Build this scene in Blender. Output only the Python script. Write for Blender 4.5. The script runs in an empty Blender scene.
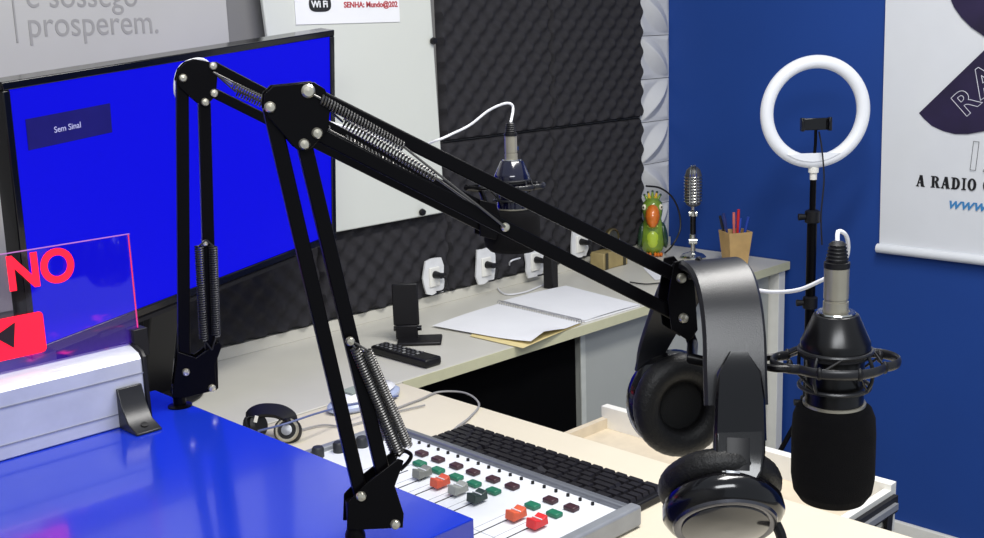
import bpy, math, random
from mathutils import Vector, Matrix, noise
random.seed(7)
V = Vector
PI = math.pi
scene = bpy.context.scene
COL = scene.collection

# ------------------------------------------------------------------ camera
CAM = V((-2.87762, -2.14379, 1.44430))
RX = V((0.7101924, -0.7032283, -0.03311678))
RY = V((-0.16970236, -0.12535045, -0.97749086))      # image down
RZ = V((0.68324803, 0.69982657, -0.20836244))        # forward
F = 1136.071
def ray(px, py): return RX*((px-492)/F) + RY*((py-269)/F) + RZ
def P(px, py, d): return CAM + ray(px, py)*d                      # point at a distance
def on(px, py, ax, v):                                            # point on an axis-aligned plane
    r = ray(px, py); return CAM + r*((v-CAM[ax])/r[ax])
def G(px, py, z=.75): return on(px, py, 2, z)
cd = bpy.data.cameras.new('camera'); cam = bpy.data.objects.new('camera', cd); COL.objects.link(cam)
m = Matrix((RX, -RY, -RZ)).transposed().to_4x4(); m.translation = CAM; cam.matrix_world = m
cd.sensor_width = 36; cd.lens = F*36/984; cd.clip_start = .02
scene.camera = cam

# ------------------------------------------------------------------ materials
def lin(c):
    return tuple(((x/255)/12.92 if x/255 <= .04045 else ((x/255+.055)/1.055)**2.4) for x in c)
MATS = {}
def mat(name, rgb, rough=.5, metal=0., emit=0., var=.06, scale=40., bump=0., coat=0., spec=.5, alpha=1., trans=0., bscale=None):
    if name in MATS: return MATS[name]
    M = bpy.data.materials.new(name); M.use_nodes = True; nt = M.node_tree; N = nt.nodes
    b = N['Principled BSDF']; c = lin(rgb)
    tc = N.new('ShaderNodeTexCoord'); nz = N.new('ShaderNodeTexNoise'); nz.inputs['Scale'].default_value = scale; nz.inputs['Detail'].default_value = 3
    nt.links.new(tc.outputs['Object'], nz.inputs['Vector'])
    cr = N.new('ShaderNodeValToRGB')
    cr.color_ramp.elements[0].position = .3; cr.color_ramp.elements[1].position = .7
    cr.color_ramp.elements[0].color = tuple(x*(1-var) for x in c)+(1,)
    cr.color_ramp.elements[1].color = tuple(min(1, x*(1+var)) for x in c)+(1,)
    nt.links.new(nz.outputs['Fac'], cr.inputs['Fac']); nt.links.new(cr.outputs['Color'], b.inputs['Base Color'])
    b.inputs['Roughness'].default_value = rough; b.inputs['Metallic'].default_value = metal
    b.inputs['Specular IOR Level'].default_value = spec
    if coat: b.inputs['Coat Weight'].default_value = coat; b.inputs['Coat Roughness'].default_value = .05
    if emit: b.inputs['Emission Color'].default_value = c+(1,); b.inputs['Emission Strength'].default_value = emit
    if alpha < 1: b.inputs['Alpha'].default_value = alpha
    if trans: b.inputs['Transmission Weight'].default_value = trans
    if bump:
        n2 = N.new('ShaderNodeTexNoise'); n2.inputs['Scale'].default_value = bscale or scale*4; n2.inputs['Detail'].default_value = 4
        nt.links.new(tc.outputs['Object'], n2.inputs['Vector'])
        bp = N.new('ShaderNodeBump'); bp.inputs['Strength'].default_value = bump; bp.inputs['Distance'].default_value = .002
        nt.links.new(n2.outputs['Fac'], bp.inputs['Height']); nt.links.new(bp.outputs['Normal'], b.inputs['Normal'])
    MATS[name] = M; return M
BLK = mat('black_painted_metal', (6, 5, 7), .30, .0, spec=.11, bump=.04)
BLKP = mat('black_plastic', (15, 14, 17), .45, spec=.35)
BLKG = mat('glossy_black_plastic', (7, 6, 9), .16, spec=.4, coat=.25)
SATIN = mat('satin_black_plastic', (27, 27, 30), .34, spec=.45, bump=.08, bscale=900)
FOAMM = mat('microphone_foam', (13, 12, 14), 1., bump=.9, bscale=1500, spec=.15)
PADM = mat('leatherette', (12, 11, 12), .5, spec=.35, bump=.3, bscale=500)
CHR = mat('chrome', (205, 205, 200), .18, 1., bump=.02)
BOLT = mat('bright_bolt', (214, 208, 190), .28, .85)
SPR = mat('spring_steel', (104, 102, 100), .35, .85)
NICK = mat('nickel', (168, 162, 146), .3, .55)
WHC = mat('white_cable_rubber', (222, 222, 226), .5)
GRC = mat('grey_cable_rubber', (150, 148, 146), .5)
ALU = mat('aluminium', (168, 170, 174), .38, .6, bump=.1)
WHALU = mat('white_aluminium', (196, 198, 208), .35, .25)
DESK = mat('cream_laminate', (206, 203, 192), .38, var=.03, scale=9)
DESKN = mat('warm_cream_laminate', (222, 212, 190), .4, var=.02, scale=9)
DEDGE = mat('desk_edge_band', (206, 203, 168), .45, var=.03)
BLUEC = mat('glossy_blue_laminate', (20, 48, 176), .16, var=.03, scale=3, coat=.3)
BLUED = mat('dark_blue_laminate', (16, 26, 110), .3)
GREY = mat('grey_laminate', (172, 174, 168), .5, var=.03, scale=6)
WHT = mat('white_laminate', (236, 234, 226), .35, var=.02)
PAPER = mat('paper', (236, 236, 238), .8, var=.02, scale=12)
PAPERY = mat('yellowed_paper', (226, 208, 150), .8)

# ------------------------------------------------------------------ mesh builder
class MB:
    def __init__(s): s.v = []; s.f = []; s.m = []; s.mats = []; s.sm = []
    def add(s, vs, fs, mt=0, smooth=True):
        o = len(s.v); s.v += [V(v) for v in vs]
        for f in fs: s.f.append([i+o for i in f]); s.m.append(mt); s.sm.append(smooth)
        return s
    def box(s, c, size, M=None, mt=0):
        hx, hy, hz = [a/2 for a in size]; c = V(c); vs = []
        for x in (-hx, hx):
            for y in (-hy, hy):
                for z in (-hz, hz):
                    p = V((x, y, z)); p = (M @ p) if M else p; vs.append(c+p)
        return s.add(vs, [(0,1,3,2),(4,6,7,5),(0,4,5,1),(2,3,7,6),(0,2,6,4),(1,5,7,3)], mt)
    def bx(s, x0, x1, y0, y1, z0, z1, mt=0):
        return s.box(((x0+x1)/2, (y0+y1)/2, (z0+z1)/2), (abs(x1-x0), abs(y1-y0), abs(z1-z0)), None, mt)
    def bar(s, a, b, w, h, side, mt=0):                         # w along side, h across
        a, b = V(a), V(b); t = (b-a).normalized(); sd = (V(side)-t*V(side).dot(t)).normalized(); u = t.cross(sd)
        M = Matrix((t, sd, u)).transposed(); return s.box((a+b)/2, ((b-a).length, w, h), M, mt)
    def lathe(s, prof, n=32, M=None, T=None, mt=0, sx=1, sy=1):
        M = M or Matrix.Identity(3); T = V(T) if T is not None else V(); vs = []; fs = []
        for r, z in prof:
            for k in range(n):
                a = 2*PI*k/n; vs.append(T + M @ V((r*math.cos(a)*sx, r*math.sin(a)*sy, z)))
        for i in range(len(prof)-1):
            for k in range(n):
                k2 = (k+1) % n; fs.append((i*n+k, i*n+k2, (i+1)*n+k2, (i+1)*n+k))
        if prof[0][0] > 1e-6: fs.append(tuple(range(n-1, -1, -1)))
        if prof[-1][0] > 1e-6: fs.append(tuple((len(prof)-1)*n+k for k in range(n)))
        return s.add(vs, fs, mt)
    def cyl(s, a, b, r, r2=None, n=16, mt=0):
        a, b = V(a), V(b); d = b-a; M = d.to_track_quat('Z', 'Y').to_matrix()
        return s.lathe([(r, 0), (r if r2 is None else r2, d.length)], n, M, a, mt)
    def tube(s, pts, r, n=8, closed=False, mt=0, flat=None):
        pts = [V(p) for p in pts]; L = len(pts); vs = []; fs = []
        t0 = (pts[1]-pts[0]).normalized(); nrm = t0.orthogonal().normalized() if flat is None else (V(flat)-t0*V(flat).dot(t0)).normalized()
        for i, p in enumerate(pts):
            if closed: t = (pts[(i+1) % L]-pts[i-1]).normalized()
            else: t = (pts[min(i+1, L-1)]-pts[max(i-1, 0)]).normalized()
            if flat is not None: nrm = (V(flat)-t*V(flat).dot(t)).normalized()
            else: nrm = (nrm-t*nrm.dot(t)).normalized()
            b = t.cross(nrm); rr = r[i] if isinstance(r, (list, tuple)) and len(r) == L and flat is None else r
            for k in range(n):
                a = 2*PI*k/n
                vs.append(p + nrm*(math.cos(a)*(rr if flat is None else r[0])) + b*(math.sin(a)*(rr if flat is None else r[1])))
        for i in range(L if closed else L-1):
            for k in range(n):
                k2 = (k+1) % n; j = (i+1) % L
                fs.append((i*n+k, i*n+k2, j*n+k2, j*n+k))
        if not closed: fs.append(tuple(range(n-1, -1, -1))); fs.append(tuple((L-1)*n+k for k in range(n)))
        return s.add(vs, fs, mt)
    def ribbon(s, pts, w, th, side, widths=None, mt=0):          # rectangular strap swept along pts; side = width direction
        vs = []; fs = []; pts = [V(p) for p in pts]; L = len(pts); side = V(side).normalized()
        for i, p in enumerate(pts):
            t = (pts[min(i+1, L-1)]-pts[max(i-1, 0)]).normalized(); sd = (side-t*side.dot(t)).normalized(); u = t.cross(sd)
            ww = (widths[i] if widths else w)/2; h = th/2
            for a, b in ((-1, -.35), (-.9, -1), (.9, -1), (1, -.35), (1, .35), (.9, 1), (-.9, 1), (-1, .35)): vs.append(p+sd*a*ww+u*b*h)
        for i in range(L-1):
            for k in range(8): fs.append((i*8+k, i*8+(k+1) % 8, (i+1)*8+(k+1) % 8, (i+1)*8+k))
        fs.append(tuple(range(7, -1, -1))); fs.append(tuple((L-1)*8+k for k in range(8)))
        return s.add(vs, fs, mt)
    def prism(s, poly, ext, mt=0):                               # 3-D polygon extruded by a vector
        n = len(poly); poly = [V(p) for p in poly]; e = V(ext)
        vs = poly+[p+e for p in poly]
        fs = [tuple(range(n)), tuple(range(2*n-1, n-1, -1))]+[(i, i+n, (i+1) % n+n, (i+1) % n) for i in range(n)]
        return s.add(vs, fs, mt)
    def ball(s, c, r, n=20, mt=0, M=None):
        rr = r if isinstance(r, (tuple, list)) else (r, r, r)
        prof = [(math.sin(PI*i/(n//2)), -math.cos(PI*i/(n//2))) for i in range(n//2+1)]
        prof[0] = (0, -1); prof[-1] = (0, 1)
        D = Matrix.Diagonal(V(rr)); return s.lathe(prof, n, (M @ D) if M else D, c, mt)
    def grid(s, f, nx, ny, mt=0):
        vs = [f(i/nx, j/ny) for j in range(ny+1) for i in range(nx+1)]
        return s.add(vs, [(j*(nx+1)+i, j*(nx+1)+i+1, (j+1)*(nx+1)+i+1, (j+1)*(nx+1)+i) for j in range(ny) for i in range(nx)], mt)
    def build(s, name, mats, parent=None, world=None, bevel=0, label=None, ang=38):
        if not isinstance(mats, (list, tuple)): mats = [mats]
        off = V(world) if world is not None else (ORG.get(parent.name, V()) if parent else V())
        me = bpy.data.meshes.new(name); me.from_pydata([tuple(v-off) for v in s.v], [], s.f)
        for mm in mats: me.materials.append(mm)
        for p, mi in zip(me.polygons, s.m): p.material_index = mi; p.use_smooth = True
        import bmesh
        bm = bmesh.new(); bm.from_mesh(me); bmesh.ops.recalc_face_normals(bm, faces=bm.faces); bm.to_mesh(me); bm.free()
        me.set_sharp_from_angle(angle=math.radians(ang))
        o = bpy.data.objects.new(name, me); COL.objects.link(o)
        if parent: o.parent = parent
        if parent and parent.name in ORG: ORG[o.name] = ORG[parent.name]
        if bevel:
            bv = o.modifiers.new('bevel', 'BEVEL'); bv.width = bevel; bv.segments = 2; bv.limit_method = 'ANGLE'; bv.angle_limit = math.radians(40); bv.harden_normals = False
        if label: o['label'] = label
        return o
ORG = {}    # things whose parts are given in world coordinates: name -> origin
def tag(o, label, cat, group=None, kind=None):
    o['label'] = label; o['category'] = cat
    if group: o['group'] = group
    if kind: o['kind'] = kind
    return o
def thing(name, label, cat, loc=(0, 0, 0), rz=0, group=None, world=False):
    o = bpy.data.objects.new(name, None); COL.objects.link(o); o.empty_display_size = .05
    o.location = loc; o.rotation_euler = (0, 0, rz); tag(o, label, cat, group)
    if world: ORG[o.name] = V(loc)
    return o
def solo(mb, name, mats, label, cat, origin, group=None, bevel=0, world=True):   # a thing that is one mesh
    o = mb.build(name, mats, None, world=origin if world else None, bevel=bevel); o.location = origin
    return tag(o, label, cat, group)
def struct(mb, name, mats, bevel=0):
    o = mb.build(name, mats, bevel=bevel); o['kind'] = 'structure'; return o
def copy_tree(o, parent=None):
    c = o.copy(); COL.objects.link(c); c.parent = parent
    for ch in list(o.children): copy_tree(ch, c)
    return c
def spline(pts, n=8, closed=False):
    pts = [V(p) for p in pts]; L = len(pts); out = []
    for i in range(L if closed else L-1):
        g = (lambda k: pts[k % L]) if closed else (lambda k: pts[max(0, min(L-1, k))])
        a, b, c, d = g(i-1), g(i), g(i+1), g(i+2)
        for k in range(n):
            t = k/n
            out.append(.5*((2*b)+(c-a)*t+(2*a-5*b+4*c-d)*t*t+(3*b-a-3*c+d)*t**3))
    if not closed: out.append(pts[-1])
    return out
def text(name, body, size, M, loc, m, parent, ext=.0004, off=0., spacing=1., outline=0, shear=0, align='LEFT', xs=1.):
    cu = bpy.data.curves.new(name, 'FONT'); cu.body = body; cu.size = size; cu.extrude = ext; cu.offset = off
    cu.space_character = spacing; cu.shear = shear; cu.align_x = align; cu.resolution_u = 6
    if outline: cu.fill_mode = 'NONE'; cu.extrude = 0; cu.bevel_depth = outline; cu.bevel_resolution = 1
    t = bpy.data.objects.new('tmp', cu); COL.objects.link(t)
    bpy.context.view_layer.update()
    me = bpy.data.meshes.new_from_object(t.evaluated_get(bpy.context.evaluated_depsgraph_get()))
    bpy.data.objects.remove(t)
    off_ = ORG.get(parent.name, V()) if parent else V()
    for v in me.vertices: v.co = M @ V((v.co.x*xs, v.co.y, v.co.z)) + V(loc) - off_
    me.materials.clear(); me.materials.append(m); me.name = name
    o = bpy.data.objects.new(name, me); COL.objects.link(o); o.parent = parent
    if parent and parent.name in ORG: ORG[o.name] = ORG[parent.name]
    return o
MB_BACK = Matrix(((1, 0, 0), (0, 0, -1), (0, 1, 0)))            # text/face on the back wall (faces -Y)
MB_BLUE = Matrix(((0, 0, -1), (-1, 0, 0), (0, 1, 0)))           # on the blue wall (faces -X)

# ================================================================== SETTING
WALLM = mat('grey_wall_paint', (120, 119, 118), .8, bump=.2, var=.03, scale=5)
BLUEW = mat('deep_blue_wall_paint', (12, 62, 142), .7, bump=.15, var=.05, scale=3)
FLOORM = mat('floor_tile', (150, 148, 144), .5, var=.05, scale=4)
struct(MB().bx(-4.2, .1, 0, .1, 0, 2.6), 'wall_back', WALLM)
struct(MB().bx(0, .1, -3.6, 0, 0, 2.6), 'wall_right', BLUEW)
struct(MB().bx(-4.2, .1, -3.6, .1, -.05, 0), 'floor', FLOORM)
struct(MB().bx(-.015, 0, -3.6, -.001, 0, .05), 'baseboard_right', WHT, bevel=.003)
LWALL = mat('pale_wall_paint', (196, 196, 192), .8, var=.02)
struct(MB().bx(-4.3, -4.2, -3.6, .1, 0, 2.6), 'wall_left', LWALL)

# lettered silver panel
SILV = mat('brushed_silver_panel', (186, 184, 180), .5, .15, var=.03, scale=6)
SILT = mat('engraved_lettering', (150, 148, 146), .6)
pan = thing('lettered_wall_panel', 'silver-grey wall panel lettered "e sossego prosperem." behind the television', 'sign', (-1.95, -.006, 1.4), world=True)
MB().bx(-2.6, -1.549, -.012, -.001, .95, 1.9).build('panel_board', SILV, pan, bevel=.001)
MB().bx(-1.999, -1.996, -.0135, -.012, 1.445, 1.85).bx(-2.6, -2.0, -.0135, -.012, 1.195, 1.2).build('groove', SILT, pan)
text('lettering', 'prosperem.', .068, MB_BACK, on(28, 37, 1, -.0125), SILT, pan, xs=.845)
text('lettering', 'e sossego', .068, MB_BACK, on(26, 7.5, 1, -.0125), SILT, pan, xs=.845)

# whiteboard / cabinet
WB = mat('white_enamel', (212, 214, 206), .3, var=.015, scale=4)
wb = thing('whiteboard', 'plain white wall board with black edge knobs behind the television', 'whiteboard', (-1.2, 0, .985), world=True)
MB().prism([(-1.44, -.044, .992), (-.984, -.044, .992), (-1.012, -.044, 1.78), (-1.500, -.044, 1.78)], (0, .012, 0)).build('board', WB, wb, bevel=.003)
for px, py in ((432, 41), (421, 212)):
    q = on(px, py, 1, -.045); MB().lathe([(0, .012), (.007, .011), (.009, .005), (.007, 0)], 16, MB_BACK, q).build('knob', BLKP, wb)
pp = thing('wifi_notice', 'white paper notice with wireless symbol and red line taped on the white board', 'notice', (-1.25, -.045, 1.47), world=True)
MB().bx(-1.40, -1.105, -.0465, -.0445, 1.463, 1.68).build('sheet', PAPER, pp)
NAVY = mat('black_ink', (24, 24, 28), .7); REDI = mat('dark_red_ink', (178, 60, 66), .7)
q = on(320, 4, 1, -.047)
w = MB(); pts = []
for i in range(24):
    a = 2*PI*i/24; pts.append(q+V((.03*math.copysign(abs(math.cos(a))**.6, math.cos(a)), 0, .017*math.copysign(abs(math.sin(a))**.7, math.sin(a)))))
w.prism(pts, (0, -.0006, 0)); w.build('wifi_symbol', NAVY, pp)
text('wifi_lettering', 'Wi Fi', .02, MB_BACK, q+V((-.024, -.0012, -.007)), PAPER, pp, off=.0006)
text('red_lettering', 'SENHA: Mundo@202', .0175, MB_BACK, on(344, 7.5, 1, -.047), REDI, pp, off=.0005)

# acoustic foam
FOAM = mat('charcoal_acoustic_foam', (52, 51, 54), .95, spec=.1, var=.1, scale=60, bump=.3, bscale=400)
def foam_panel(x0, x1, z0, z1, label):
    nx = max(4, int((x1-x0)/.0055)); nz = max(4, int((z1-z0)/.0055)); per = .041
    def f(u, v):
        x = x0+.001+(x1-x0-.002)*u; z = z0+.001+(z1-z0-.002)*v
        a = x/per*PI*1.42; b = z/per*PI*1.42
        h = (.5+.5*math.cos(a*1.0)*math.cos(b*1.0))**1.3
        e = min(u*(x1-x0), (1-u)*(x1-x0), v*(z1-z0), (1-v)*(z1-z0))
        y = -(.013+.016*h) if e > .004 else -.008
        if e <= 1e-9: y = -.001
        return V((x, y, z))
    mb = MB(); mb.grid(f, nx, nz)
    o = mb.build('acoustic_foam_panel', FOAM, None, world=((x0+x1)/2, 0, z0), ang=80); o.location = ((x0+x1)/2, 0, z0)
    tag(o, label, 'foam panel', 'charcoal acoustic foam panels on the back wall')
Z0, Z1, Z2 = .778, 1.163, 1.549
foam_panel(-.55, -.146, Z0, Z1, 'charcoal egg-crate foam panel behind the parrot figurine and the last wall socket')
foam_panel(-.955, -.55, Z0, Z1, 'charcoal egg-crate foam panel between white board and the socket behind the notebook')
foam_panel(-1.36, -.955, Z0, Z1, 'charcoal egg-crate foam panel under the white board, behind the phone stand')
foam_panel(-1.765, -1.36, Z0, Z1, 'charcoal egg-crate foam panel below and behind the right half of the television')
foam_panel(-1.99, -1.765, Z0, Z1, 'charcoal egg-crate foam panel below and behind the left half of the television')
foam_panel(-.55, -.146, Z1, Z2, 'upper charcoal egg-crate foam panel next to the white relief tiles')
foam_panel(-.955, -.55, Z1, Z2, 'upper charcoal egg-crate foam panel next to the right edge of the white board')

struct(MB().bx(-2.6, -.002, -.012, -.0005, .7505, .777), 'trim_1', DESK)
# white relief tiles in the corner
TILE = mat('white_relief_plastic', (208, 208, 208), .4, var=.02)
def tile(z0, flip, label):
    x0, x1, h = -.144, -.002, .1285
    def f(u, v):
        uu = u if not flip else 1-u
        # two arcs enclose a leaf that runs corner to corner
        d = (v-(1-uu)); base = .008+.012*uu
        c1 = math.hypot(uu-0, v-0)-1.0; c2 = math.hypot(uu-1, v-1)-1.0
        leaf = max(0., min(-c1, -c2)) if not flip else max(0., min(-c1, -c2))
        e_ = min(1., min(u, 1-u, v, 1-v)/.10); e_ = e_*e_*(3-2*e_)
        hgt = .004+(.085*leaf+.022*max(0, c1)+.016*max(0, c2))*e_
        return V((x0+(x1-x0)*u, -.001-hgt, z0+.001+(h-.002)*v))
    mb = MB(); mb.grid(f, 40, 40); mb.bx(x0, x1, -.004, -.0005, z0+.001, z0+h-.001)
    o = mb.build('relief_wall_tile', TILE, None, world=((x0+x1)/2, 0, z0), ang=50); o.location = ((x0+x1)/2, 0, z0)
    tag(o, label, 'wall tile', 'white leaf relief tiles in the corner')
for k, (fl, lb) in enumerate(((1, 'white relief wall tile lowest in the corner column, just above the desk'),
        (0, 'white leaf relief tile right behind the crest of the parrot figurine, second above the desk'),
        (1, 'white relief tile third above the desk in the corner column'),
        (1, 'white relief tile fourth above the desk in the corner column'),
        (0, 'white leaf relief tile fifth above the desk in the corner column'),
        (0, 'white leaf relief tile topmost in the corner column'))):
    tile(.76+k*.1285, fl, lb)

# ================================================================== DESKS
t = thing('wall_desk', 'long cream laminate desk along the foam-covered wall', 'desk', (-1.1, -.22, 0), world=True)
MB().bx(-2.3, .0-.004, -.438, -.004, .727, .75).build('desk_top', DESK, t, bevel=.0015)
MB().bx(-1.476, -.004, -.4405, -.4382, .7265, .7495).build('edge_band', DEDGE, t)
MB().bx(-1.47, -.9, -.395, -.38, .1, .726).build('front_panel', mat('under_desk_shade', (5, 5, 6), .9, spec=.05), t)  # black sheet added to stand in for the shade under the desk
MB().bx(-.045, -.012, -.43, -.02, .0, .726).build('side_panel', WHT, t, bevel=.001)
t = thing('desk_cabinet', 'plain grey cabinet under the right end of the wall desk', 'cabinet', (-.47, -.2, 0), world=True)
MB().bx(-.885, -.05, -.4, -.06, .06, .724).build('carcass', GREY, t, bevel=.002)
MB().bx(-.889, -.872, -.4035, -.4, .06, .724).build('edge_strip', mat('light_edge_strip', (196, 198, 190), .5), t)
MB().bx(-.87, -.06, -.38, -.08, 0, .059).build('plinth', BLKP, t)

t = thing('side_desk', 'warm cream desk carrying keyboard and mixer, next to the blue counter', 'desk', (-1.85, -1.1, 0), world=True)
MB().bx(-2.238, -1.484, -2.1, -.445, .724, .7499).build('desk_top', DESKN, t, bevel=.0015)
MB().bx(-2.23, -2.2, -1.4, -.46, 0, .723).build('side_panel', DESKN, t)
MB().bx(-1.9, -1.52, -2.08, -2.06, 0, .723).build('side_panel', DESKN, t)
MB().bx(-1.9, -1.52, -.50, -.48, 0, .723).build('side_panel', DESKN, t)
t = thing('open_drawer', 'open cream drawer pulled out beyond the cream side desk', 'drawer', (-1.4, -1.12, .62), world=True)
INN = mat('drawer_lining', (206, 192, 168), .6)
MB().bx(-1.56, -1.272, -1.37, -.805, .672, .680).build('bottom', INN, t)
MB().bx(-1.274, -1.256, -1.38, -.79, .64, .722).build('front_panel', WHT, t, bevel=.001)
MB().bx(-1.56, -1.274, -.805, -.792, .66, .700).build('side_panel', INN, t)
MB().bx(-1.56, -1.274, -1.38, -1.368, .66, .712).build('side_panel', WHT, t)
sl = MB().bx(-1.56, -1.265, -1.388, -1.381, .676, .704).build('slide_rail', BLKP, t)
MB().bx(-1.56, -1.275, -1.394, -1.388, .685, .695).build('rail_channel', ALU, sl)
MB().bar((-1.29, -1.386, .682), (-1.30, -1.386, .58), .006, .018, (0, 1, 0)).build('bracket', BLKP, t)

# blue counter
t = thing('blue_counter', 'glossy bright blue counter carrying the red lit sign and both arms', 'counter', (-2.8, -1.17, 0), world=True)
MB().bx(-3.5, -2.24, -1.457, -.889, .985, 1.02).build('counter_top', BLUEC, t, bevel=.0012)
MB().bx(-3.5, -2.262, -1.43, -.905, 0, .984).build('body', BLUED, t)

# ================================================================== TELEVISION
tvc = V((-1.824, -.314, 1.201)); W_, H_ = .74, .41625
ya, pi_, ro = math.radians(13.887), math.radians(7.528), math.radians(4.6)
X = V((math.cos(ya), math.sin(ya), 0)); Y = V((-math.sin(ya), math.cos(ya), 0)); Z = V((0, 0, 1))
Y2 = math.cos(pi_)*Y+math.sin(pi_)*Z; Z2 = -math.sin(pi_)*Y+math.cos(pi_)*Z
X3 = math.cos(ro)*X+math.sin(ro)*Z2; Z3 = -math.sin(ro)*X+math.cos(ro)*Z2
TM = Matrix((X3, Y2, Z3)).transposed()
tv = bpy.data.objects.new('television', None); COL.objects.link(tv); tag(tv, 'black flat television showing a bright blue no-signal screen', 'television')
mm = TM.to_4x4(); mm.translation = tvc; tv.matrix_world = mm
b = .013
bz = MB(); bz.bx(-W_/2-b, W_/2+b, -.006, .03, H_/2, H_/2+b); bz.bx(-W_/2-b, W_/2+b, -.006, .03, -H_/2-b*1.3, -H_/2)
bz.bx(-W_/2-b, -W_/2, -.006, .03, -H_/2, H_/2); bz.bx(W_/2, W_/2+b, -.006, .03, -H_/2, H_/2)
bz.build('bezel', BLKG, tv, bevel=.002)
SCR = mat('blue_lit_screen', (2, 2, 228), .45, emit=.97, var=.0, spec=.12)
for l_ in list(SCR.node_tree.links):
    if l_.to_socket.name == 'Base Color': SCR.node_tree.links.remove(l_)
SCR.node_tree.nodes['Principled BSDF'].inputs['Base Color'].default_value = (.002, .002, .01, 1)
sc_ = MB().bx(-W_/2, W_/2, -.003, .01, -H_/2, H_/2).build('screen', SCR, tv)
MB().bx(-.30, .30, .03, .055, -.16, .14).build('rear_housing', BLKP, tv, bevel=.006)
DKB = mat('message_box_blue', (22, 20, 88), .5, spec=.1, emit=.45, var=.12, scale=30)
MB().bx(-W_/2+.022, -W_/2+.182, -.0042, -.0032, .112, .160).build('message_box', DKB, sc_)
text('message_lettering', 'Sem Sinal', .0135, MB_BACK, (-W_/2+.070, -.0048, .131), mat('message_white', (150, 150, 190), .5, emit=.5), sc_)
MB().bx(-.25, .25, -.010, -.003, -H_/2-b*1.3-.006, -H_/2-b*1.3+.001).build('speaker_strip', BLKP, tv)
# stand legs down to the desk, in television space
inv = mm.inverted()
top = mm @ V((-.06, .03, -.15)); ft = on(150, 352, 1, -.16); ft.z = .765; l = MB(); l.bar(top, ft, .07, .02, X)
l.v = [inv @ v for v in l.v]; l.build('stand_neck', BLKP, tv, bevel=.003)
l = MB(); l.lathe([(0, .752), (.098, .752), (.10, .756), (.09, .762), (.02, .768), (0, .768)], 40, None, (ft.x, ft.y, 0), sy=.75); l.v = [inv @ v for v in l.v]; l.build('stand_foot', BLKP, tv)

# ================================================================== LIT ACRYLIC SIGN
sg = thing('lit_sign', 'clear acrylic sign with glowing red NO above a red arrow box, in white base', 'sign', (-2.65, -1.03, 1.02), world=True)
xe = on(148, 420, 1, -.986).x
prof = [(-.986, 1.0205), (-.986, 1.093), (-.981, 1.099), (-.958, 1.106), (-.938, 1.100), (-.938, 1.0205)]
bm_ = MB(); bm_.prism([(xe, y, z) for y, z in prof], (-.85, 0, 0)); base = bm_.build('base', WHALU, sg, bevel=.0015)
MB().bx(xe-.85, xe-.0, -.9868, -.986, 1.076, 1.0775).bx(xe-.85, xe, -.9868, -.986, 1.036, 1.0372).build('groove', mat('groove_grey', (130, 132, 144), .5), base)
MB().prism([(xe, y+(.002 if y > -.96 else -.002), z+(.002 if z > 1.03 else -.0003)) for y, z in prof], (.005, 0, 0)).build('end_cap', BLKP, sg, bevel=.001)
x1 = on(140, 350, 1, -.960).x; tl = on(130, 234, 1, -.960)
AC = bpy.data.materials.new('acrylic_painted_reflections'); AC.use_nodes = True; nt = AC.node_tree; N = nt.nodes; N.clear()
out = N.new('ShaderNodeOutputMaterial'); mx = N.new('ShaderNodeMixShader'); tr = N.new('ShaderNodeBsdfTransparent'); tr.inputs[0].default_value = (.93, .88, .96, 1)
gl = N.new('ShaderNodeBsdfGlossy'); gl.inputs['Roughness'].default_value = .03; fr = N.new('ShaderNodeFresnel'); fr.inputs[0].default_value = 1.45
em = N.new('ShaderNodeEmission'); ccr = N.new('ShaderNodeValToRGB'); ccr.color_ramp.elements[0].position = .56; ccr.color_ramp.elements[0].color = (.10, .01, .75, 1); ccr.color_ramp.elements[1].position = .68; ccr.color_ramp.elements[1].color = (.9, .01, .35, 1)  # violet and pink reflections in the sheet, painted as emission
tcx = N.new('ShaderNodeTexCoord'); mp = N.new('ShaderNodeMapping'); mp.inputs['Scale'].default_value = (9, 9, 30); nzz = N.new('ShaderNodeTexNoise'); nzz.inputs['Scale'].default_value = 3.0
sp = N.new('ShaderNodeSeparateXYZ'); mr = N.new('ShaderNodeMapRange'); mr.inputs[1].default_value = .085; mr.inputs[2].default_value = .135; mr.inputs[3].default_value = 1; mr.inputs[4].default_value = 0
rmp = N.new('ShaderNodeMapRange'); rmp.inputs[1].default_value = .60; rmp.inputs[2].default_value = .74; rmp.inputs[3].default_value = .16; rmp.inputs[4].default_value = .75
ml = N.new('ShaderNodeMath'); ml.operation = 'MULTIPLY'; ad = N.new('ShaderNodeAddShader')
nt.links.new(tcx.outputs['Object'], mp.inputs[0]); nt.links.new(mp.outputs[0], nzz.inputs['Vector']); nt.links.new(tcx.outputs['Object'], sp.inputs[0])
nt.links.new(sp.outputs['Z'], mr.inputs[0]); nt.links.new(nzz.outputs['Fac'], rmp.inputs[0]); nt.links.new(mr.outputs[0], ml.inputs[0]); nt.links.new(rmp.outputs[0], ml.inputs[1])
nt.links.new(ml.outputs[0], em.inputs['Strength']); nt.links.new(nzz.outputs['Fac'], ccr.inputs[0]); nt.links.new(ccr.outputs[0], em.inputs[0])
nt.links.new(fr.outputs[0], mx.inputs[0]); nt.links.new(tr.outputs[0], mx.inputs[1]); nt.links.new(gl.outputs[0], mx.inputs[2])
nt.links.new(mx.outputs[0], ad.inputs[0]); nt.links.new(em.outputs[0], ad.inputs[1]); nt.links.new(ad.outputs[0], out.inputs[0])
ztop = tl.z
MB().bx(xe-.83, x1, -.962, -.958, 1.10, ztop).build('acrylic_sheet', AC, sg)
PINK = mat('glowing_pink_edge', (238, 52, 130), .4, emit=.8, var=0)
ed = MB(); ed.bx(x1, x1+.0006, -.961, -.9585, 1.10, ztop); ed.build('lit_edge', PINK, sg)
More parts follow.
